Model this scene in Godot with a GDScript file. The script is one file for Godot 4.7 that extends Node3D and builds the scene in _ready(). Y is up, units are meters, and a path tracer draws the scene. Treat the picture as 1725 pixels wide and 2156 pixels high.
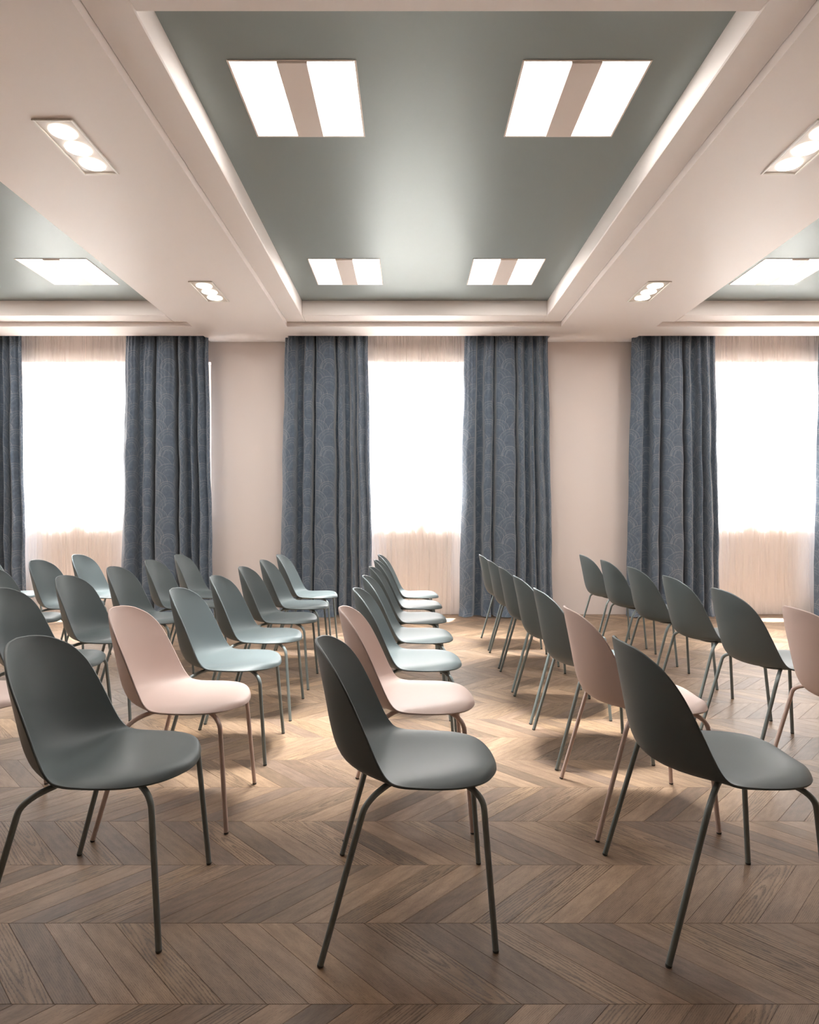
extends Node3D
# A conference room with rows of shell chairs, three curtained windows and a coffered ceiling.
# Camera at x = 0, z = 0, looking along -z; depths below are written as positive numbers and negated.

const EYE := 1.203
const ROOM_L := -6.0
const ROOM_R := 6.2
const WALL_Z := 7.46
const NEAR_Z := 7.0
const SOFFIT := 3.203
const LEDGE := 3.252
const PANEL := 3.405

var M := {}
var used := {}
var rng := RandomNumberGenerator.new()

# ---------------------------------------------------------------- mesh building
class MB:
	var v := PackedVector3Array()
	var n := PackedVector3Array()
	var uv := PackedVector2Array()
	var c := PackedColorArray()
	var idx := PackedInt32Array()
	var tint := Color.WHITE
	func vert(p: Vector3, nn: Vector3, t := Vector2.ZERO) -> int:
		v.append(p); n.append(nn); uv.append(t); c.append(tint)
		return v.size() - 1
	func tri(a: int, b: int, d: int) -> void:
		var g := (v[b] - v[a]).cross(v[d] - v[a])
		if g.dot(n[a] + n[b] + n[d]) > 0.0:
			idx.append_array([a, d, b])
		else:
			idx.append_array([a, b, d])
	func quad(a: int, b: int, d: int, e: int) -> void:
		tri(a, b, d); tri(a, d, e)
	func face(p: Array, out: Vector3, t: Array = []) -> void:
		var g: Vector3 = (p[1] - p[0]).cross(p[2] - p[0]).normalized()
		if g.dot(out) < 0.0:
			g = -g
		var first := v.size()
		for i in p.size():
			vert(p[i], g, t[i] if t.size() > i else Vector2.ZERO)
		for i in range(1, p.size() - 1):
			tri(first, first + i, first + i + 1)
	func box(lo: Vector3, hi: Vector3, b := 0.0) -> void:
		var m := (lo + hi) / 2.0
		var h := (hi - lo) / 2.0
		b = minf(b, minf(h.x, minf(h.y, h.z)) * 0.9)
		for ax in 3:
			for s in [-1.0, 1.0]:
				var o := Vector3.ZERO
				o[ax] = s
				var a1 := (ax + 1) % 3
				var a2 := (ax + 2) % 3
				var pts := []
				for q in [[-1.0, -1.0], [1.0, -1.0], [1.0, 1.0], [-1.0, 1.0]]:
					var p := m
					p[ax] += s * h[ax]
					p[a1] += q[0] * (h[a1] - b)
					p[a2] += q[1] * (h[a2] - b)
					pts.append(p)
				face(pts, o)
		if b <= 0.0:
			return
		for ax in 3:
			var a1 := (ax + 1) % 3
			var a2 := (ax + 2) % 3
			for s1 in [-1.0, 1.0]:
				for s2 in [-1.0, 1.0]:
					var pts := []
					for q in [[-1.0, 0], [1.0, 0], [1.0, 1], [-1.0, 1]]:
						var p := m
						p[ax] += q[0] * (h[ax] - b)
						p[a1] += s1 * (h[a1] - (b if q[1] == 1 else 0.0))
						p[a2] += s2 * (h[a2] - (b if q[1] == 0 else 0.0))
						pts.append(p)
					var o := Vector3.ZERO
					o[a1] = s1
					o[a2] = s2
					face(pts, o)
		for sx in [-1.0, 1.0]:
			for sy in [-1.0, 1.0]:
				for sz in [-1.0, 1.0]:
					face([m + Vector3(sx * h.x, sy * (h.y - b), sz * (h.z - b)), m + Vector3(sx * (h.x - b), sy * h.y, sz * (h.z - b)), m + Vector3(sx * (h.x - b), sy * (h.y - b), sz * h.z)], Vector3(sx, sy, sz))
	func tube(path: PackedVector3Array, radii: PackedFloat32Array, sides := 14) -> void:
		var first := v.size()
		var t0 := (path[1] - path[0]).normalized()
		var side := t0.cross(Vector3(0.31, 0.2, 0.9)).normalized()
		for i in path.size():
			var t: Vector3
			if i == 0: t = t0
			elif i == path.size() - 1: t = (path[i] - path[i - 1]).normalized()
			else: t = (path[i + 1] - path[i - 1]).normalized()
			side = (side - t * side.dot(t)).normalized()
			var up := t.cross(side)
			for k in sides:
				var a := TAU * k / sides
				var d := side * cos(a) + up * sin(a)
				vert(path[i] + d * radii[i], d)
		for i in path.size() - 1:
			for k in sides:
				var k2 := (k + 1) % sides
				quad(first + i * sides + k, first + i * sides + k2, first + (i + 1) * sides + k2, first + (i + 1) * sides + k)
		for e in [0, path.size() - 1]:
			var out: Vector3 = (path[0] - path[1]) if e == 0 else (path[e] - path[e - 1])
			var pts := []
			for k in sides: pts.append(v[first + e * sides + k])
			face(pts, out.normalized())
	func mesh() -> ArrayMesh:
		var a := []
		a.resize(Mesh.ARRAY_MAX)
		a[Mesh.ARRAY_VERTEX] = v
		a[Mesh.ARRAY_NORMAL] = n
		a[Mesh.ARRAY_TEX_UV] = uv
		a[Mesh.ARRAY_COLOR] = c
		a[Mesh.ARRAY_INDEX] = idx
		var m := ArrayMesh.new()
		m.add_surface_from_arrays(Mesh.PRIMITIVE_TRIANGLES, a)
		return m

func numbered(called: String) -> String:
	var k: int = used.get(called, -1) + 1
	used[called] = k
	return called if k == 0 else "%s_%03d" % [called, k]

func put(called: String, m: Mesh, mat: Material, parent: Node3D = null) -> MeshInstance3D:
	var o := MeshInstance3D.new()
	o.mesh = m
	o.material_override = mat
	if parent == null:
		o.name = numbered(called)
		add_child(o, true)
	else:
		o.name = called
		parent.add_child(o, true)
	return o

func base(called: String, at := Vector3.ZERO) -> Node3D:
	var o := Node3D.new()
	o.name = numbered(called)
	add_child(o, true)
	o.position = at
	return o

func tag(o: Node, label: String, category := "", group := "", kind := "") -> Node:
	o.set_meta("label", label)
	if category: o.set_meta("category", category)
	if group: o.set_meta("group", group)
	if kind: o.set_meta("kind", kind)
	return o

func copy(o: Node3D) -> Node3D:
	var r: Node3D = o.duplicate()
	r.name = numbered(String(o.name).rstrip("0123456789").rstrip("_") if String(o.name).right(3).is_valid_int() else String(o.name))
	add_child(r, true)
	return r

func catmull(p: Array, t: float) -> Variant:
	var i := clampi(int(floor(t)), 0, p.size() - 2)
	var f := t - i
	var a = p[maxi(i - 1, 0)]
	var b = p[i]
	var c = p[i + 1]
	var d = p[mini(i + 2, p.size() - 1)]
	return 0.5 * ((2.0 * b) + (c - a) * f + (2.0 * a - 5.0 * b + 4.0 * c - d) * f * f + (3.0 * b - a - 3.0 * c + d) * f * f * f)

# ---------------------------------------------------------------- materials
func paint(r: int, g: int, b: int, rough: float, spec := 0.5) -> StandardMaterial3D:
	var m := StandardMaterial3D.new()
	m.albedo_color = Color8(r, g, b)
	m.roughness = rough
	m.metallic_specular = spec
	return m

func oak_texture() -> ImageTexture:
	# sixteen different oak boards side by side, each 128 texels across and 0.52 m long
	var w := 2048
	var h := 1024
	var data := PackedByteArray()
	data.resize(w * h * 3)
	var warp := FastNoiseLite.new(); warp.seed = 3; warp.frequency = 1.0; warp.fractal_octaves = 2
	var fine := FastNoiseLite.new(); fine.seed = 9; fine.frequency = 1.0; fine.fractal_octaves = 2
	var pore := FastNoiseLite.new(); pore.seed = 21; pore.frequency = 1.0; pore.fractal_octaves = 1
	var r := RandomNumberGenerator.new()
	r.seed = 77
	var x0 := []; var h0 := []; var sl := []; var ring := []; var tone := []; var warm := []
	for k in 16:
		var cathedral := k % 3 == 1
		x0.append(r.randf_range(-0.012, 0.012) if cathedral else r.randf_range(0.05, 0.14) * (1.0 if r.randf() < 0.5 else -1.0))
		h0.append(r.randf_range(0.002, 0.012))
		sl.append(r.randf_range(0.03, 0.08) * (1.0 if r.randf() < 0.5 else -1.0) if cathedral else r.randf_range(-0.02, 0.02))
		ring.append(r.randf_range(0.0056, 0.0092) if cathedral else r.randf_range(0.0034, 0.0052))
		tone.append(r.randf_range(0.86, 1.1))
		warm.append(r.randf_range(-0.03, 0.03))
	for y in h:
		var yy := y / 1024.0 * 0.52
		for x in w:
			var k := x >> 7
			var xx := ((x & 127) - 63.5) / 128.0 * 0.074
			var wn := warp.get_noise_2d(xx * 7.0 + k * 31.0, yy * 2.2 + k * 17.0)
			var dh: float = h0[k] + sl[k] * (yy - 0.26) + 0.009 * wn
			var dx: float = xx - x0[k]
			var ph: float = sqrt(dx * dx + dh * dh) / ring[k] + fine.get_noise_2d(xx * 60.0 + k * 7.0, yy * 7.0) * 0.30 + pore.get_noise_2d(xx * 500.0, yy * 55.0 + k * 9.0) * 0.14
			var f: float = ph - floorf(ph)
			var line := smoothstep(0.35, 0.86, f) * (1.0 - smoothstep(0.9, 1.0, f))
			var po := pore.get_noise_2d(xx * 1500.0 + k * 55.0, yy * 70.0)
			var dark: float = (0.30 if k % 3 == 1 else 0.14) * line * (0.35 + 0.65 * smoothstep(-0.35, 0.3, pore.get_noise_2d(xx * 1100.0 + 400.0, yy * 24.0 + k * 3.0))) + 0.16 * maxf(0.0, po - 0.12) * (0.5 + line)
			dark += 0.10 * fine.get_noise_2d(xx * 40.0 - k * 13.0, yy * 8.0 + 50.0)
			if pore.get_noise_2d(xx * 260.0 + k * 91.0, yy * 210.0 + 300.0) > 0.86: dark += 0.28
			var l: float = tone[k] * (1.0 - dark)
			var o := (y * w + x) * 3
			data[o] = clampi(int(255.0 * 0.78 * l * (1.0 + warm[k] * 0.3)), 0, 255)
			data[o + 1] = clampi(int(255.0 * 0.668 * l * (1.0 - dark * 0.10)), 0, 255)
			data[o + 2] = clampi(int(255.0 * 0.565 * l * (1.0 - warm[k]) * (1.0 - dark * 0.16)), 0, 255)
	return ImageTexture.create_from_image(Image.create_from_data(w, h, false, Image.FORMAT_RGB8, data))

func dab(im: Image, x: float, y: float, col: Color, a: float) -> void:
	var w := im.get_width()
	var h := im.get_height()
	for q in [[0, 0], [1, 0], [0, 1], [1, 1]]:
		var px := int(floor(x)) + int(q[0])
		var py := int(floor(y)) + int(q[1])
		var cx: float = 1.0 - absf(x - px)
		var cy: float = 1.0 - absf(y - py)
		var ix := posmod(px, w)
		var iy := posmod(py, h)
		im.set_pixel(ix, iy, im.get_pixel(ix, iy).lerp(col, clampf(a * cx * cy, 0.0, 1.0)))

func palm_texture() -> ImageTexture:
	# velvet ground with a woven print of arching palm fronds; one repeat is 0.70 m by 1.0 m
	var w := 700
	var h := 1000
	var im := Image.create(w, h, false, Image.FORMAT_RGB8)
	var nz := FastNoiseLite.new(); nz.seed = 12; nz.frequency = 0.02; nz.fractal_octaves = 3
	var ground := Color8(88, 102, 118)
	for y in h:
		for x in w:
			# wraps round by blending two samples
			var f := 0.05 * nz.get_noise_2d(x, y) * (1.0 - float(x) / w) + 0.05 * nz.get_noise_2d(x - w, y) * float(x) / w
			im.set_pixel(x, y, Color(ground.r + f, ground.g + f, ground.b + f))
	var r := RandomNumberGenerator.new()
	r.seed = 4
	var line := Color8(236, 222, 208)
	var feather := Color8(184, 184, 184)
	var motifs := []
	for row in 10:
		for col in 2:
			motifs.append(Vector2((col + (0.5 if row % 2 else 0.0)) * w / 2.0 + r.randf_range(-25, 25), row * h / 10.0 + r.randf_range(-12, 12)))
	for m in motifs:
		var a0 := r.randf_range(120, 190)
		var b0 := r.randf_range(100, 150)
		# the frond in front hides what lies behind it
		for yy in range(0, int(b0 * 0.8)):
			var half := a0 * sqrt(maxf(0.0, 1.0 - pow(1.0 - yy / b0, 2.0)))
			for xx in range(-int(half), int(half)):
				var ix := posmod(int(m.x) + xx, w)
				var iy := posmod(int(m.y) + yy, h)
				im.set_pixel(ix, iy, im.get_pixel(ix, iy).lerp(ground, 0.55))
		var lc := line.lerp(Color8(196, 164, 146), r.randf() * 0.7)
		for side in [-1.0, 1.0]:
			for nest in 3:
				var reach := a0 * r.randf_range(0.82, 1.02) * (1.0 - 0.2 * nest)
				var drop := b0 * (0.20 * nest)
				var steps := 200
				var most := r.randf_range(1.35, 1.8)
				for i in steps:
					var th := most * i / steps
					var x: float = m.x + side * reach * sin(minf(th, PI / 2 + 0.1))
					var y: float = m.y + drop + b0 * (1.0 - cos(th)) * 1.05
					var fade := (1.0 - 0.5 * th / most) * (0.85 if nest == 0 else 0.38)
					dab(im, x, y, lc, 0.9 * fade)
					dab(im, x, y + 1.0, lc, 0.9 * fade)
					if i % 8 == 0 and i > 6:
						var long := r.randf_range(14, 46) * (0.6 + 0.5 * th)
						var lean: float = side * r.randf_range(-0.05, 0.35)
						var ca := r.randf_range(0.25, 0.85)
						for q in int(long):
							dab(im, x - lean * q, y + q, feather, ca * (1.0 - 0.6 * q / long))
							dab(im, x - lean * q + 1.0, y + q, feather, 0.5 * ca * (1.0 - 0.6 * q / long))
	return ImageTexture.create_from_image(im)

func materials() -> void:
	M.wall = paint(234, 223, 218, 0.65, 0.4)
	M.ceil = paint(237, 229, 225, 0.5, 0.42)
	M.panel = paint(140, 147, 145, 0.40, 0.2)
	M.panel.metallic = 0.16
	M.slate = paint(92, 96, 96, 0.7, 0.4)
	M.white_frame = paint(238, 234, 228, 0.4)
	M.lamp_trim = paint(226, 213, 205, 0.4)
	M.lamp_plate = paint(205, 195, 186, 0.35)
	M.glow = paint(255, 250, 242, 0.5)
	M.glow.emission_enabled = true
	M.glow.emission = Color(1.0, 0.965, 0.91)
	M.glow.emission_energy_multiplier = 3.0
	M.grey_plastic = paint(91, 101, 103, 0.5)
	M.pink_plastic = paint(211, 190, 182, 0.48)
	M.grey_metal = paint(122, 132, 132, 0.42)
	M.pink_metal = paint(211, 190, 181, 0.42)
	M.glide = paint(66, 68, 66, 0.6)
	M.oak = paint(255, 255, 255, 0.45, 0.45)
	M.oak.albedo_texture = oak_texture()
	M.oak.vertex_color_use_as_albedo = true
	M.subfloor = paint(96, 74, 58, 0.9, 0.2)
	M.velvet = paint(255, 255, 255, 0.75, 0.4)
	M.velvet.albedo_texture = palm_texture()
	M.velvet.rim_enabled = true
	M.velvet.rim = 1.0
	M.velvet.rim_tint = 0.2
	M.sheer = paint(255, 248, 243, 0.9, 0.2)
	M.sheer.albedo_color.a = 0.64
	M.sheer.transparency = BaseMaterial3D.TRANSPARENCY_ALPHA
	M.sheer.backlight_enabled = true
	M.sheer.backlight = Color(0.95, 0.92, 0.89)
	M.glass = paint(235, 240, 238, 0.02)
	M.glass.albedo_color.a = 0.06
	M.glass.transparency = BaseMaterial3D.TRANSPARENCY_ALPHA
	M.paving = paint(214, 209, 202, 0.9, 0.3)
	M.asphalt = paint(84, 84, 84, 0.9, 0.3)
	M.steel = paint(150, 150, 146, 0.35)
	M.steel.metallic = 0.8
	M.white_wall = paint(225, 220, 212, 0.8, 0.3)

# ---------------------------------------------------------------- shell chair
# centre line of the seating surface (forward, height) and its edge (forward, height, half width)
const SHELL := [
	[-0.2830, 0.814, -0.2830, 0.814, 0.000], [-0.2825, 0.810, -0.2740, 0.811, 0.052], [-0.2800, 0.797, -0.2550, 0.801, 0.096],
	[-0.2750, 0.773, -0.2350, 0.785, 0.130], [-0.2680, 0.739, -0.2070, 0.756, 0.168], [-0.2580, 0.690, -0.1760, 0.710, 0.195],
	[-0.2460, 0.625, -0.1460, 0.652, 0.207], [-0.2350, 0.565, -0.1160, 0.585, 0.215], [-0.2200, 0.512, -0.0930, 0.532, 0.220],
	[-0.1950, 0.472, -0.0720, 0.492, 0.224], [-0.1500, 0.450, -0.0500, 0.468, 0.227], [-0.0900, 0.443, -0.0200, 0.458, 0.229],
	[-0.0100, 0.446, 0.0200, 0.454, 0.230], [0.0800, 0.454, 0.0800, 0.451, 0.228], [0.1500, 0.461, 0.1400, 0.448, 0.215],
	[0.2000, 0.462, 0.1900, 0.445, 0.188], [0.2350, 0.457, 0.2250, 0.441, 0.150], [0.2550, 0.448, 0.2480, 0.436, 0.100],
	[0.2630, 0.439, 0.2610, 0.432, 0.050], [0.2660, 0.429, 0.2660, 0.429, 0.000]]

func shell_mesh() -> ArrayMesh:
	var cs := []; var rs := []
	for q in SHELL:
		cs.append(Vector3(q[0], q[1], 0))
		rs.append(Vector3(q[2], q[3], q[4]))
	var ns := 76
	var nt := 32
	var top := float(SHELL.size() - 1)
	var P := []
	var S := []
	for i in ns + 1:
		var f := float(i) / ns
		# denser rows where the outline closes
		var s: float = top * (0.5 - 0.5 * cos(PI * f)) * 0.35 + top * f * 0.65
		s = clampf(s, 0.10, top - 0.06)
		S.append(s)
		var c: Vector3 = catmull(cs, s)
		var e: Vector3 = catmull(rs, s)
		var seat := smoothstep(9.0, 12.0, s)
		var row := []
		for j in nt + 1:
			var t := -1.0 + 2.0 * j / nt
			t = signf(t) * (1.0 - pow(1.0 - absf(t), 1.35))
			var a := absf(t)
			var k := lerpf(pow(a, 2.1), pow(a, 3.5), seat)
			var p := Vector3(lerpf(c.x, e.x, pow(a, 2.1)), lerpf(c.y, e.y, k), e.z * t)
			p.y += 0.013 * seat * a * a * (1.0 - pow(a, 5.0)) * 2.0 * (1.0 - smoothstep(15.0, 19.0, s))
			row.append(p)
		P.append(row)
	var mb := MB.new()
	var N := []
	for i in ns + 1:
		var row := []
		for j in nt + 1:
			var ds: Vector3 = P[mini(i + 1, ns)][j] - P[maxi(i - 1, 0)][j]
			var dt: Vector3 = P[i][mini(j + 1, nt)] - P[i][maxi(j - 1, 0)]
			var n := ds.cross(dt).normalized()
			if n.dot(Vector3(0.75, 0.66, 0)) < 0.0: n = -n
			row.append(n)
		# where the outline closes, the rows are almost points: take the middle's direction
		var fs: float = S[i]
		var own := smoothstep(0.3, 2.2, fs) * (1.0 - smoothstep(top - 1.6, top - 0.3, fs))
		var mid: Vector3 = row[nt / 2]
		for j in nt + 1: row[j] = (mid.lerp(row[j], own)).normalized()
		N.append(row)
	var th := 0.0075
	for layer in 2:
		var first := mb.v.size()
		for i in ns + 1:
			for j in nt + 1:
				var n: Vector3 = N[i][j]
				mb.vert(P[i][j] - n * th * layer, n if layer == 0 else -n)
		for i in ns:
			for j in nt:
				var a := first + i * (nt + 1) + j
				mb.quad(a, a + 1, a + nt + 2, a + nt + 1)
	# rounded rim
	var ringp := []
	for i in range(0, ns + 1): ringp.append(Vector2i(i, 0))
	for j in range(1, nt + 1): ringp.append(Vector2i(ns, j))
	for i in range(ns - 1, -1, -1): ringp.append(Vector2i(i, nt))
	for j in range(nt - 1, 0, -1): ringp.append(Vector2i(0, j))
	var cen := Vector3(-0.05, 0.55, 0)
	var first := mb.v.size()
	var cnt := ringp.size()
	for q in cnt:
		var a: Vector2i = ringp[q]
		var b: Vector2i = ringp[(q + 1) % cnt]
		var z: Vector2i = ringp[(q + cnt - 1) % cnt]
		var p: Vector3 = P[a.x][a.y]
		var n: Vector3 = N[a.x][a.y]
		var out := (P[b.x][b.y] - P[z.x][z.y] as Vector3).cross(n).normalized()
		var inner: Vector3 = P[clampi(a.x, 3, ns - 3)][clampi(a.y, 3, nt - 3)]
		if out.dot(p - inner) < 0.0: out = -out
		mb.vert(p, (n + out * 0.6).normalized())
		mb.vert(p - n * th * 0.5 + out * th * 0.4, out)
		mb.vert(p - n * th, (out * 0.6 - n).normalized())
	for q in cnt:
		var a := first + q * 3
		var b := first + ((q + 1) % cnt) * 3
		mb.quad(a, b, b + 1, a + 1)
		mb.quad(a + 1, b + 1, b + 2, a + 2)
	return mb.mesh()

func leg_path(pts: Array) -> PackedVector3Array:
	# straight foot to knee, a smooth bend, then inward under the seat
	var p := PackedVector3Array()
	var foot: Vector3 = pts[0]
	var knee: Vector3 = pts[1]
	var inn: Vector3 = pts[2]
	var end: Vector3 = pts[3]
	p.append(foot)
	p.append(foot.lerp(knee, 0.5))
	var corner: Vector3 = knee + (knee - foot).normalized() * float(pts[4])
	for i in 9:
		var t := i / 8.0
		p.append(knee.lerp(corner, t).lerp(corner.lerp(inn, t), t))
	p.append(end)
	return p

func build_chair(pink: bool) -> Node3D:
	var root := base("shell_chair")
	var plastic: Material = M.pink_plastic if pink else M.grey_plastic
	var metal: Material = M.pink_metal if pink else M.grey_metal
	put("seat_shell", CH.shell, plastic, root)
	put("seat_support", CH.support, metal, root)
	for k in 4:
		var l := put("leg", CH.legs[k], metal, root)
		put("foot_glide", CH.glides[k], M.glide, l)
	return root

var CH := {}

func chair_parts() -> void:
	CH.shell = shell_mesh()
	CH.legs = []
	CH.glides = []
	for s in [1.0, -1.0]:
		for back in [true, false]:
			var q: Array
			if back:
				q = [Vector3(-0.236, 0.004, 0.273 * s), Vector3(-0.126, 0.396, 0.257 * s), Vector3(-0.060, 0.440, 0.176 * s), Vector3(0.0, 0.438, 0.09 * s), 0.040]
			else:
				q = [Vector3(0.236, 0.004, 0.217 * s), Vector3(0.207, 0.380, 0.195 * s), Vector3(0.152, 0.433, 0.150 * s), Vector3(0.10, 0.436, 0.09 * s), 0.042]
			var path := leg_path(q)
			var mb := MB.new()
			var rad := PackedFloat32Array()
			for i in path.size(): rad.append(0.0086)
			mb.tube(path, rad)
			CH.legs.append(mb.mesh())
			var g := MB.new()
			var dirn: Vector3 = (q[1] - q[0]).normalized()
			g.tube(PackedVector3Array([Vector3(q[0].x, 0.0, q[0].z) - Vector3(dirn.x, 0, dirn.z) * 0.004, q[0] + dirn * 0.002]), PackedFloat32Array([0.0082, 0.0092]))
			CH.glides.append(g.mesh())
	# shallow moulded plate that carries the shell
	var sp := MB.new()
	var rings := 10
	var seg := 28
	for i in rings + 1:
		var a := PI / 2.0 * i / rings
		for k in seg:
			var b := TAU * k / seg
			var d := Vector3(cos(b), 0, sin(b))
			var sq := pow(pow(absf(d.x), 4.0) + pow(absf(d.z), 4.0), -0.25)
			sp.vert(Vector3(0.035 + d.x * sq * 0.135 * cos(a), 0.437 - 0.018 * sin(a), d.z * sq * 0.135 * cos(a)), Vector3(d.x * cos(a) * 0.2, -1, d.z * cos(a) * 0.2).normalized())
	for i in rings:
		for k in seg:
			sp.quad(i * seg + k, i * seg + (k + 1) % seg, (i + 1) * seg + (k + 1) % seg, (i + 1) * seg + k)
	CH.support = sp.mesh()

const PITCH := 0.922
const ROW0 := 1.951
const ROWD := 0.638

func chairs() -> void:
	chair_parts()
	var column := {-4: "at the far left edge", -3: "before the left window", -2: "in the second column left of the middle", -1: "in the first column left of the middle", 0: "in the middle column", 1: "in the first column right of the middle", 2: "in the rightmost column"}
	var row := ["nearest to the viewer", "in the pink row", "just behind the pink one", "second behind the pink one", "third behind the pink one", "second from the curtains", "nearest the curtains"]
	var which := {-4: [6], -3: [4, 5, 6], -2: [1, 2, 3, 4, 5, 6], -1: [0, 1, 2, 3, 4, 5, 6], 0: [0, 1, 2, 3, 4, 5, 6], 1: [0, 1, 2, 3, 4, 5, 6], 2: [1, 2, 3, 4, 5, 6]}
	var proto := {}
	for c in which:
		for r in which[c]:
			var pink: bool = r == 1
			var o: Node3D
			if proto.has(pink):
				o = copy(proto[pink])
			else:
				o = build_chair(pink)
				proto[pink] = o
			o.position = Vector3(c * PITCH, 0, -(ROW0 + r * ROWD))
			if pink:
				tag(o, "pale pink shell chair with pink tube legs, " + column[c], "chair", "pink shell chairs")
			else:
				tag(o, "grey-green shell chair " + column[c] + ", " + row[r], "chair", "grey-green shell chairs")

# ---------------------------------------------------------------- floor
const BAND := 0.3055
const STEP := 0.1040

func plank(mb: MB, at: Vector3, dirn: float, lane: int, flip: bool) -> void:
	# parallelogram board of a chevron floor, its edges eased by a small chamfer
	var hz := BAND / 2.0
	var gap := 0.0002
	var b := 0.0007
	var lower := -0.010
	var ax := Vector2(dirn, 1.0).normalized()
	var nx := Vector2(ax.y, -ax.x)
	var corner := func(sx: float, sz: float, inset: float) -> Vector2:
		var z := sz * (hz - gap - inset)
		return Vector2(z * dirn + sx * (STEP / 2.0 - (gap + inset) * 1.414), z)
	var uvof := func(p: Vector2) -> Vector2:
		var a := p.dot(ax) / 0.52
		var c := p.dot(nx) / 0.0745
		if flip: a = -a; c = -c
		return Vector2((lane + 0.5 + c * 0.98) / 16.0, 0.5 + a * 0.98)
	var quads := [[-1.0, -1.0], [1.0, -1.0], [1.0, 1.0], [-1.0, 1.0]]
	var top := []; var edge := []; var low := []; var tu := []; var eu := []
	for q in quads:
		var p: Vector2 = corner.call(q[0], q[1], b)
		var e: Vector2 = corner.call(q[0], q[1], 0.0)
		top.append(at + Vector3(p.x, 0, p.y)); tu.append(uvof.call(p))
		edge.append(at + Vector3(e.x, -b, e.y)); eu.append(uvof.call(e))
		low.append(at + Vector3(e.x, lower, e.y))
	mb.face(top, Vector3.UP, tu)
	for i in 4:
		var j := (i + 1) % 4
		var mid: Vector3 = (edge[i] + edge[j]) / 2.0 - at
		mb.face([top[i], top[j], edge[j], edge[i]], mid.normalized() + Vector3.UP, [tu[i], tu[j], eu[j], eu[i]])
		mb.face([edge[i], edge[j], low[j], low[i]], mid.normalized(), [eu[i], eu[j], eu[j], eu[i]])

func floors() -> void:
	var mb := MB.new()
	mb.box(Vector3(ROOM_L - 0.3, -0.25, -WALL_Z - 0.3), Vector3(ROOM_R + 0.3, -0.009, NEAR_Z + 0.3))
	var fl := put("floor", mb.mesh(), M.subfloor)
	tag(fl, "oak chevron parquet floor", "", "", "structure")
	var tones := []
	rng.seed = 11
	for k in 40:
		var l := rng.randf_range(0.37, 0.50)
		tones.append(Color(l * 1.04, l, l * rng.randf_range(0.93, 1.0)))
	# shared board meshes: two slants, sixteen boards, both ways round
	var boards := {}
	for d in [-1.0, 1.0]:
		for k in 32:
			var b := MB.new()
			b.tint = tones[k]
			plank(b, Vector3.ZERO, d, k % 16, k >= 16)
			boards[[d, k]] = b.mesh()
	var spots := []
	var z := 1.550 - BAND * 21.0
	var i := 0
	while z < WALL_Z:
		var far := z + BAND
		var d := 1.0 if posmod(int(round((z - 1.550) / BAND)), 2) == 0 else -1.0
		var zc := z + BAND / 2.0
		# board joints hit the band edge nearer to the viewer at a fixed offset
		var phase := -1.123 + d * BAND / 2.0 if d > 0 else -1.123 + d * BAND / 2.0
		var x0 := floorf((ROOM_L - phase) / STEP) * STEP + phase
		var x := x0
		while x < ROOM_R + 0.1:
			var px := 1335.0 * x / maxf(zc, 0.2)
			var seen := zc > 1.3 and absf(x) < 0.66 * zc + 0.12
			spots.append([x, zc, d, seen])
			x += STEP
		z = far
		i += 1
	spots.sort_custom(func(a, b): return (a[1] if a[3] else 100.0 + absf(a[1])) < (b[1] if b[3] else 100.0 + absf(b[1])))
	var rest := MB.new()
	var count := 0
	for s in spots:
		var k := rng.randi() % 32
		if s[3] and count < 300:
			var o := put("plank", boards[[s[2], k]], M.oak, fl)
			o.position = Vector3(s[0], 0, -s[1])
			count += 1
		else:
			var zz: float = s[1]
			if zz + BAND / 2 > WALL_Z + 0.25 or zz < -NEAR_Z - 0.1: continue
			rest.tint = tones[k]
			plank(rest, Vector3(s[0], 0, -zz), s[2], k % 16, k >= 16)
	var far_boards := put("plank_field", rest.mesh(), M.oak, fl)
	tag(far_boards, "oak chevron boards further off", "", "", "stuff")

# ---------------------------------------------------------------- walls, windows, ceiling
const OPENINGS := [[-5.40, -2.336], [-1.12, 1.30], [2.95, 5.55]]
const SILL := 1.055
const HEAD := 2.966

func wall_strip(mb: MB, x0: float, x1: float, y0: float, y1: float) -> void:
	mb.box(Vector3(x0, y0, -WALL_Z - 0.28), Vector3(x1, y1, -WALL_Z))

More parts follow.
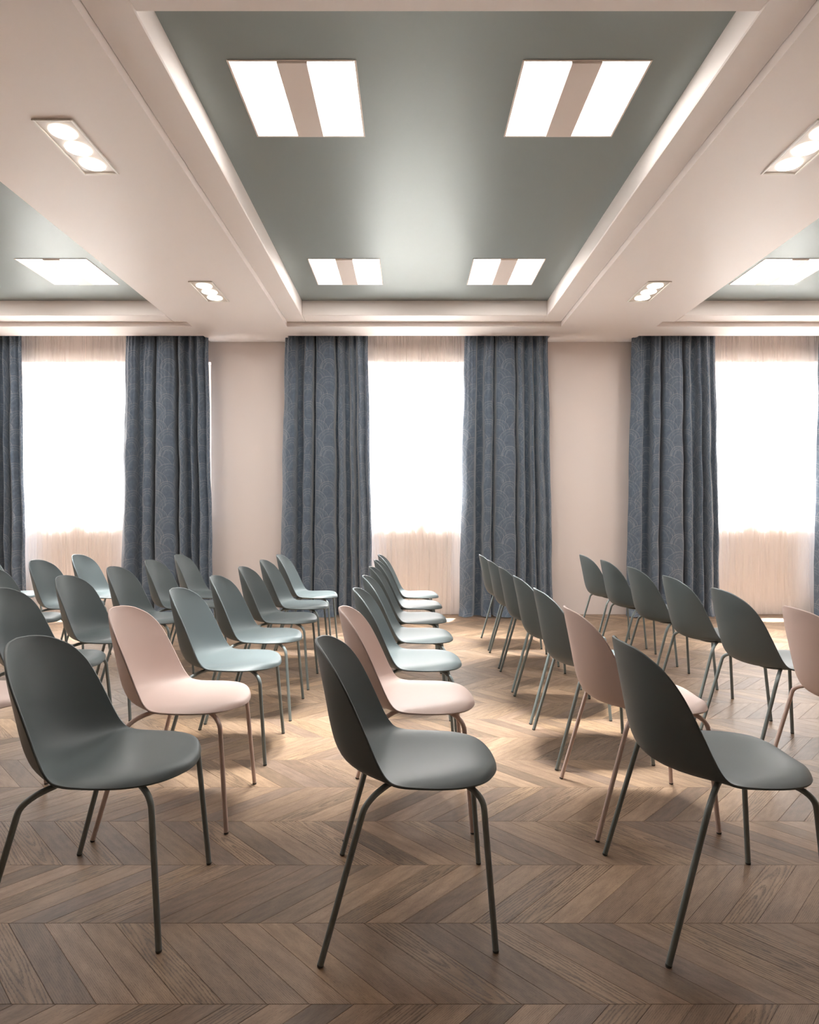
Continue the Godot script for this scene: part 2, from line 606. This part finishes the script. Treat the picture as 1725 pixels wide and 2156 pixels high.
func shell() -> void:
	var mb := MB.new()
	var xs := ROOM_L - 0.3
	for o in OPENINGS:
		wall_strip(mb, xs, o[0], -0.02, 3.7)
		wall_strip(mb, o[0], o[1], -0.02, SILL)
		wall_strip(mb, o[0], o[1], HEAD, 3.7)
		xs = o[1]
	wall_strip(mb, xs, ROOM_R + 0.3, -0.02, 3.7)
	tag(put("wall_back", mb.mesh(), M.wall), "pale pink plaster wall with three windows", "", "", "structure")
	for q in [["wall_left", ROOM_L - 0.28, ROOM_L, -WALL_Z, NEAR_Z], ["wall_right", ROOM_R, ROOM_R + 0.28, -WALL_Z, NEAR_Z], ["wall_front", ROOM_L - 0.28, ROOM_R + 0.28, NEAR_Z, NEAR_Z + 0.28]]:
		var w := MB.new()
		w.box(Vector3(q[1], -0.02, q[3]), Vector3(q[2], 3.7, q[4]))
		tag(put(q[0], w.mesh(), M.slate if q[0] == "wall_front" else M.wall), "dark slate wall" if q[0] == "wall_front" else "pale pink plaster wall", "", "", "structure")
	# ceiling: soffit grid round three trays, with a pocket over each window
	var ce := base("ceiling")
	tag(ce, "pale pink coffered ceiling with grey inset panels", "", "", "structure")
	var trays := [[-5.45, -2.344, 2.37, 6.84], [-1.322, 1.637, 2.37, 6.84], [2.662, 5.65, 2.37, 6.84]]
	var pockets := [[-5.75, -2.340], [-1.385, 1.598], [2.605, 5.90]]
	var so := MB.new()
	var T := 3.75
	so.box(Vector3(ROOM_L, SOFFIT, -2.37), Vector3(ROOM_R, T, NEAR_Z))
	so.box(Vector3(ROOM_L, SOFFIT, -7.20), Vector3(ROOM_R, T, -6.84))
	var x := ROOM_L
	for t in trays:
		so.box(Vector3(x, SOFFIT, -6.84), Vector3(t[0], T, -2.37))
		x = t[1]
	so.box(Vector3(x, SOFFIT, -6.84), Vector3(ROOM_R, T, -2.37))
	x = ROOM_L
	for p in pockets:
		so.box(Vector3(x, SOFFIT, -WALL_Z), Vector3(p[0], T, -7.20))
		so.box(Vector3(p[0], 3.42, -WALL_Z), Vector3(p[1], T, -7.20))
		x = p[1]
	so.box(Vector3(x, SOFFIT, -WALL_Z), Vector3(ROOM_R, T, -7.20))
	put("soffit", so.mesh(), M.ceil, ce)
	for t in trays:
		var g := 0.20
		var lx: float = t[0]
		var rx: float = t[1]
		var nz := 2.37
		var fz := 6.84
		var m := MB.new()
		# stepped frame: lower ledge, then a taller upstand with a small cove at its foot
		for s in [[lx, lx + g, nz, fz], [rx - g, rx, nz, fz], [lx + g, rx - g, nz, nz + g + 0.03], [lx + g, rx - g, fz - g - 0.03, fz]]:
			m.box(Vector3(s[0], LEDGE, -s[3]), Vector3(s[1], T, -s[2]), 0.006)
		# slim bead along the inner lower edge of the ledge
		put("tray_frame", m.mesh(), M.ceil, ce)
		var pm := MB.new()
		pm.box(Vector3(lx + g - 0.02, PANEL, -(fz - g)), Vector3(rx - g + 0.02, T, -(nz + g)))
		tag(put("ceiling_panel", pm.mesh(), M.panel, ce), "satin grey-green panel")
	for k in 3:
		window(k + 1, OPENINGS[k][0], OPENINGS[k][1])
	var gm := MB.new()
	gm.box(Vector3(-60, -0.6, -90), Vector3(60, -0.3, -WALL_Z - 5.0))
	tag(put("ground_outside", gm.mesh(), M.paving), "pale paved ground beyond the windows", "", "", "structure")
	var dm := MB.new()
	dm.box(Vector3(-60, -0.6, -WALL_Z - 5.0), Vector3(60, -0.3, -WALL_Z - 0.3))
	tag(put("drive_outside", dm.mesh(), M.asphalt), "dark asphalt drive along the outside wall", "", "", "structure")

func window(k: int, x0: float, x1: float) -> void:
	var root := base("window_%d" % k)
	tag(root, ["white framed window behind the left sheer curtains", "white framed window behind the centre sheer curtains", "white framed window behind the right sheer curtains"][k - 1], "", "", "structure")
	var zf := -WALL_Z - 0.18
	var f := MB.new()
	var b := 0.05
	f.box(Vector3(x0, SILL, zf - 0.05), Vector3(x0 + b, HEAD, zf + 0.02), 0.004)
	f.box(Vector3(x1 - b, SILL, zf - 0.05), Vector3(x1, HEAD, zf + 0.02), 0.004)
	f.box(Vector3(x0 + b, SILL, zf - 0.05), Vector3(x1 - b, SILL + b, zf + 0.02), 0.004)
	f.box(Vector3(x0 + b, 2.80, zf - 0.05), Vector3(x1 - b, HEAD, zf + 0.02), 0.004)
	put("window_frame", f.mesh(), M.white_frame, root)
	var mid := [-3.80, 0.235, 4.13][k - 1] as float
	for s in [[x0 + b, mid], [mid, x1 - b]]:
		var h := MB.new()
		var w := 0.045
		h.box(Vector3(s[0], SILL + b, zf - 0.04), Vector3(s[0] + w, 2.80, zf + 0.03), 0.004)
		h.box(Vector3(s[1] - w, SILL + b, zf - 0.04), Vector3(s[1], 2.80, zf + 0.03), 0.004)
		h.box(Vector3(s[0] + w, SILL + b, zf - 0.04), Vector3(s[1] - w, SILL + b + w, zf + 0.03), 0.004)
		h.box(Vector3(s[0] + w, 2.80 - w, zf - 0.04), Vector3(s[1] - w, 2.80, zf + 0.03), 0.004)
		var sash := put("sash", h.mesh(), M.white_frame, root)
		var g := MB.new()
		g.face([Vector3(s[0] + w, SILL + b + w, zf), Vector3(s[1] - w, SILL + b + w, zf), Vector3(s[1] - w, 2.80 - w, zf), Vector3(s[0] + w, 2.80 - w, zf)], Vector3(0, 0, 1))
		put("pane", g.mesh(), M.glass, sash)
	var hd := MB.new()
	hd.box(Vector3(mid - 0.012, 1.17, zf + 0.03), Vector3(mid + 0.012, 1.24, zf + 0.04), 0.003)
	hd.tube(PackedVector3Array([Vector3(mid, 1.205, zf + 0.035), Vector3(mid, 1.205, zf + 0.07)]), PackedFloat32Array([0.008, 0.008]))
	hd.box(Vector3(mid - 0.009, 1.10, zf + 0.065), Vector3(mid + 0.009, 1.22, zf + 0.08), 0.004)
	put("window_handle", hd.mesh(), M.steel, root)
	var sl := MB.new()
	sl.box(Vector3(x0 + 0.001, SILL - 0.001, zf + 0.02), Vector3(x1 - 0.001, SILL + 0.018, -WALL_Z + 0.01), 0.004)
	put("window_sill", sl.mesh(), M.white_frame, root)

# ---------------------------------------------------------------- curtains
const FOLDS := [
	[0.0, -0.01], [0.02, 0.012], [0.055, 0.034], [0.095, 0.040], [0.13, 0.030], [0.148, 0.0], [0.165, -0.045], [0.20, -0.050], [0.232, -0.030], [0.245, 0.024],
	[0.275, 0.036], [0.315, 0.034], [0.338, 0.012], [0.342, -0.03], [0.345, -0.075], [0.364, -0.085], [0.371, -0.03], [0.376, 0.014],
	[0.40, 0.036], [0.46, 0.046], [0.53, 0.046], [0.578, 0.034], [0.601, 0.012], [0.604, -0.03], [0.607, -0.078], [0.632, -0.085], [0.639, -0.03], [0.645, 0.015],
	[0.665, 0.032], [0.69, 0.030], [0.708, 0.006], [0.722, -0.040], [0.758, -0.044], [0.775, -0.01], [0.785, 0.026], [0.803, 0.032], [0.820, 0.0], [0.832, -0.034], [0.850, -0.034],
	[0.863, 0.006], [0.875, 0.034], [0.90, 0.034], [0.925, 0.006], [0.950, -0.012], [0.975, 0.016], [1.0, 0.004]]

func drape_mesh(w_top: float, w_low: float, seed_: int) -> ArrayMesh:
	var nz := FastNoiseLite.new()
	nz.seed = seed_
	nz.frequency = 1.0
	nz.fractal_octaves = 2
	var pts := []
	for q in FOLDS: pts.append(Vector2(q[0], q[1]))
	var cols := 210
	var rows := 64
	var top := 3.36
	var P := []
	var along := PackedFloat32Array()
	for i in rows + 1:
		var f := float(i) / rows
		var y := lerpf(top, 0.012, pow(f, 0.9))
		var lowness := 1.0 - y / top
		var w := lerpf(w_top, w_low, pow(lowness, 0.8))
		var amp := lerpf(0.9, 1.55, smoothstep(0.0, 0.5, lowness))
		var row := []
		for j in cols + 1:
			var t := float(j) / cols * (pts.size() - 1)
			var q: Vector2 = catmull(pts, t)
			var xx := (q.x - 0.5) * w + 0.012 * nz.get_noise_2d(q.x * 5.0, y * 1.1)
			var zz := maxf(q.y * amp, -0.105) + 0.010 * nz.get_noise_2d(q.x * 7.0 + 40.0, y * 1.6)
			# gathered heading, fading out below the track
			zz += 0.010 * sin(TAU * 24.0 * q.x) * exp(-(top - y) * 1.5)
			var hem := smoothstep(0.10, 0.0, y)
			zz += hem * (0.030 + 0.03 * nz.get_noise_2d(q.x * 9.0, 3.0))
			xx += hem * 0.02 * (q.x - 0.5)
			row.append(Vector3(xx, y, zz))
		P.append(row)
	along.append(0.0)
	var midrow: Array = P[rows / 2]
	for j in cols: along.append(along[j] + (midrow[j + 1] - midrow[j] as Vector3).length())
	var mb := MB.new()
	for i in rows + 1:
		for j in cols + 1:
			var a: Vector3 = P[mini(i + 1, rows)][j] - P[maxi(i - 1, 0)][j]
			var b: Vector3 = P[i][mini(j + 1, cols)] - P[i][maxi(j - 1, 0)]
			var n := b.cross(-a).normalized()
			if n.z < -0.2: n = -n
			var p: Vector3 = P[i][j]
			mb.vert(p, n, Vector2(along[j] / 0.70, (top - p.y) / 1.0))
	for i in rows:
		for j in cols:
			var k := i * (cols + 1) + j
			mb.quad(k, k + 1, k + cols + 2, k + cols + 1)
	return mb.mesh()

func sheer_mesh(w: float, seed_: int) -> ArrayMesh:
	var nz := FastNoiseLite.new()
	nz.seed = seed_
	nz.frequency = 1.0
	var cols := 420
	var rows := 22
	var top := 3.38
	var mb := MB.new()
	var P := []
	for i in rows + 1:
		var y := lerpf(top, 0.008, float(i) / rows)
		var row := []
		for j in cols + 1:
			var f := float(j) / cols
			var xx := f * w
			var ph := xx * 9.5 + 1.5 * nz.get_noise_2d(xx * 2.3, y * 0.12) + 0.25 * nz.get_noise_2d(xx * 4.0, y * 0.7 + 9.0)
			var amp := 0.55 + 0.6 * nz.get_noise_2d(xx * 3.0 + 70.0, y * 0.25)
			var zz := 0.013 * sin(TAU * ph) * amp + 0.005 * sin(TAU * ph * 2.7 + 1.0) * (0.5 + y / top)
			zz += 0.02 * smoothstep(0.06, 0.0, y)
			row.append(Vector3(xx + 0.012 * cos(TAU * ph) * amp * smoothstep(0.0, 0.08, minf(f, 1.0 - f)), y, zz))
		P.append(row)
	for i in rows + 1:
		for j in cols + 1:
			var a: Vector3 = P[mini(i + 1, rows)][j] - P[maxi(i - 1, 0)][j]
			var b: Vector3 = P[i][mini(j + 1, cols)] - P[i][maxi(j - 1, 0)]
			mb.vert(P[i][j], b.cross(-a).normalized(), Vector2(float(j) / cols, float(i) / rows))
	for i in rows:
		for j in cols:
			var k := i * (cols + 1) + j
			mb.quad(k, k + 1, k + cols + 2, k + cols + 1)
	return mb.mesh()

func curtains() -> void:
	var full := drape_mesh(0.935, 1.075, 31)
	# centre x of each drape at the wall
	var spots := [
		[-4.93, "blue-grey palm print drape at the far left edge of the room"],
		[-2.785, "blue-grey palm print drape on the right side of the left window"],
		[-0.955, "blue-grey palm print drape on the left side of the centre window"],
		[1.110, "blue-grey palm print drape on the right side of the centre window"],
		[3.030, "blue-grey palm print drape on the left side of the right window"],
		[5.185, "blue-grey palm print drape cut off by the right edge of the picture"]]
	for s in spots:
		var o := put("drape_curtain", full, M.velvet)
		o.position = Vector3(s[0], 0, -7.278)
		tag(o, s[1], "curtain", "palm print drapes")
	var sheers := [
		[-4.75, -3.802, 1, "sheer pink curtain panel on the left half of the left window"],
		[-3.798, -2.37, 2, "sheer pink curtain panel on the right half of the left window"],
		[-1.15, 0.378, 3, "sheer pink curtain panel on the left half of the centre window"],
		[0.382, 1.33, 4, "sheer pink curtain panel on the right half of the centre window"],
		[2.85, 4.098, 5, "sheer pink curtain panel on the left half of the right window"],
		[4.102, 5.30, 6, "sheer pink curtain panel on the right half of the right window"]]
	for s in sheers:
		var o := put("sheer_curtain", sheer_mesh(s[1] - s[0], s[2]), M.sheer)
		o.position = Vector3(s[0], 0, -7.432)
		tag(o, s[3], "curtain", "sheer curtains")

# ---------------------------------------------------------------- lamps
func panel_lamp(x0: float, z0: float, label: String) -> void:
	var S := 0.634
	var root := base("ceiling_lamp", Vector3(x0 + S / 2, PANEL, -(z0 + S / 2)))
	tag(root, label, "ceiling lamp", "square ceiling lamps")
	var f := MB.new()
	var e := S / 2
	var t := 0.011
	for s in [-1.0, 1.0]:
		f.box(Vector3(minf(s * e, s * (e - t)), -0.004, -e), Vector3(maxf(s * e, s * (e - t)), 0.0, e), 0.002)
		f.box(Vector3(-e + t, -0.004, minf(s * e, s * (e - t))), Vector3(e - t, 0.0, maxf(s * e, s * (e - t))), 0.002)
	put("lamp_frame", f.mesh(), M.lamp_trim, root)
	var b := MB.new()
	b.box(Vector3(-0.076, -0.010, -e + t), Vector3(0.076, -0.001, e - t), 0.003)
	put("centre_bar", b.mesh(), M.lamp_trim, root)
	for s in [-1.0, 1.0]:
		var g := MB.new()
		var xa: float = 0.076 * s
		var xb: float = (e - t) * s
		g.box(Vector3(minf(xa, xb), -0.003, -e + t), Vector3(maxf(xa, xb), -0.0005, e - t))
		put("light_diffuser", g.mesh(), M.glow, root)
		var wide := AreaLight3D.new()
		wide.name = "diffuser_glow"
		wide.area_size = Vector2(absf(xb - xa) - 0.01, 2 * (e - t) - 0.01)
		wide.light_energy = WIDE_POWER
		wide.light_color = Color(1.0, 0.995, 0.985)
		wide.area_range = 30.0
		wide.shadow_enabled = true
		root.add_child(wide, true)
		wide.position = Vector3((xa + xb) / 2, -0.005, 0)
		wide.rotation.x = -PI / 2
		for h in [-1.0, 1.0]:
			var l := SpotLight3D.new()
			l.name = "diffuser_glow"
			l.light_energy = PANEL_POWER
			l.light_color = Color(1.0, 0.995, 0.985)
			l.light_size = 0.12
			l.spot_angle = 18.5
			l.spot_angle_attenuation = 1.0
			l.spot_range = 30.0
			l.spot_attenuation = 2.0
			l.shadow_enabled = true
			root.add_child(l, true)
			l.position = Vector3((xa + xb) / 2, -0.0055, 0.15 * h)
			l.rotation.x = -PI / 2

func spot_lamp(x0: float, z0: float, label: String) -> void:
	var W := 0.21
	var L := 0.525
	var root := base("recessed_downlight", Vector3(x0 + W / 2, SOFFIT, -(z0 + L / 2)))
	tag(root, label, "ceiling lamp", "triple downlights")
	var f := MB.new()
	var t := 0.012
	for s in [-1.0, 1.0]:
		f.box(Vector3(minf(s * W / 2, s * (W / 2 - t)), -0.010, -L / 2), Vector3(maxf(s * W / 2, s * (W / 2 - t)), 0.0, L / 2), 0.002)
		f.box(Vector3(-W / 2 + t, -0.010, minf(s * L / 2, s * (L / 2 - t))), Vector3(W / 2 - t, 0.0, maxf(s * L / 2, s * (L / 2 - t))), 0.002)
	put("lamp_frame", f.mesh(), M.white_frame, root)
	var p := MB.new()
	p.box(Vector3(-W / 2 + t, -0.0025, -L / 2 + t), Vector3(W / 2 - t, 0.0, L / 2 - t))
	put("lamp_plate", p.mesh(), M.lamp_plate, root)
	for k in 3:
		var z := (k - 1) * 0.155
		var d := MB.new()
		d.tube(PackedVector3Array([Vector3(0, -0.0030, z), Vector3(0, -0.0075, z), Vector3(0, -0.0085, z)]), PackedFloat32Array([0.068, 0.068, 0.065]), 36)
		put("light_disc", d.mesh(), M.glow, root)
		var l := SpotLight3D.new()
		l.name = "disc_glow"
		l.light_energy = SPOT_POWER
		l.light_color = Color(1.0, 0.995, 0.985)
		l.light_size = 0.05
		l.spot_angle = 75.0
		l.spot_angle_attenuation = 1.0
		l.spot_range = 30.0
		l.spot_attenuation = 2.0
		l.shadow_enabled = true
		root.add_child(l, true)
		l.position = Vector3(0, -0.062, z)
		l.rotation.x = -PI / 2

func lamps() -> void:
	panel_lamp(-0.893, 3.085, "large square ceiling lamp with beige centre bar, near left in the middle tray")
	panel_lamp(0.552, 3.085, "large square ceiling lamp with beige centre bar, near right in the middle tray")
	panel_lamp(-0.889, 5.505, "square ceiling lamp with beige centre bar, far left in the middle tray")
	panel_lamp(0.553, 5.505, "square ceiling lamp with beige centre bar, far right in the middle tray")
	panel_lamp(-3.438, 5.505, "square ceiling lamp in the left grey tray")
	panel_lamp(3.090, 5.505, "square ceiling lamp in the right grey tray")
	for q in [[-3.438, 3.085, "near inner"], [-4.883, 3.085, "near outer"], [-4.883, 5.505, "far outer"]]:
		panel_lamp(q[0], q[1], q[2] + " square ceiling lamp of the left tray, outside the picture")
	for q in [[3.090, 3.085, "near inner"], [4.535, 3.085, "near outer"], [4.535, 5.505, "far outer"]]:
		panel_lamp(q[0], q[1], q[2] + " square ceiling lamp of the right tray, outside the picture")
	spot_lamp(-1.925, 3.222, "narrow downlight of three discs, larger one on the left beam")
	spot_lamp(-1.920, 5.492, "narrow downlight of three discs on the left beam near the curtains")
	spot_lamp(2.075, 3.222, "narrow downlight of three discs cut off by the right edge")
	spot_lamp(2.066, 5.492, "narrow downlight of three discs on the right beam near the curtains")

const WIDE_POWER := 0.28
const PANEL_POWER := 6.4
const SPOT_POWER := 0.09

func _ready() -> void:
	var cam := Camera3D.new()
	cam.name = "camera"
	cam.fov = rad_to_deg(2.0 * atan(1078.0 / 1335.0))
	cam.near = 0.05
	cam.far = 200.0
	add_child(cam)
	cam.position = Vector3(0, EYE, 0)
	cam.current = true
	var sky := ProceduralSkyMaterial.new()
	sky.sky_top_color = Color(0.95, 0.97, 1.0)
	sky.sky_horizon_color = Color(0.985, 0.99, 1.0)
	sky.ground_horizon_color = Color(0.82, 0.80, 0.77)
	sky.ground_bottom_color = Color(0.6, 0.58, 0.55)
	sky.energy_multiplier = 5.0
	var sun := DirectionalLight3D.new()
	sun.name = "sun"
	sun.light_color = Color(0.97, 0.985, 1.0)
	sun.light_energy = 27.0
	sun.light_angular_distance = 3.0
	sun.shadow_enabled = true
	add_child(sun)
	sun.look_at_from_position(Vector3.ZERO, Vector3(-0.12, -1.0, 0.26))
	var env := Environment.new()
	env.background_mode = Environment.BG_SKY
	env.sky = Sky.new()
	env.sky.sky_material = sky
	env.tonemap_mode = Environment.TONE_MAPPER_LINEAR
	env.tonemap_exposure = 2.5
	env.sdfgi_enabled = true
	env.ssao_enabled = true
	env.ssil_enabled = true
	var we := WorldEnvironment.new()
	we.name = "environment"
	we.environment = env
	add_child(we)
	materials()
	shell()
	floors()
	chairs()
	curtains()
	lamps()
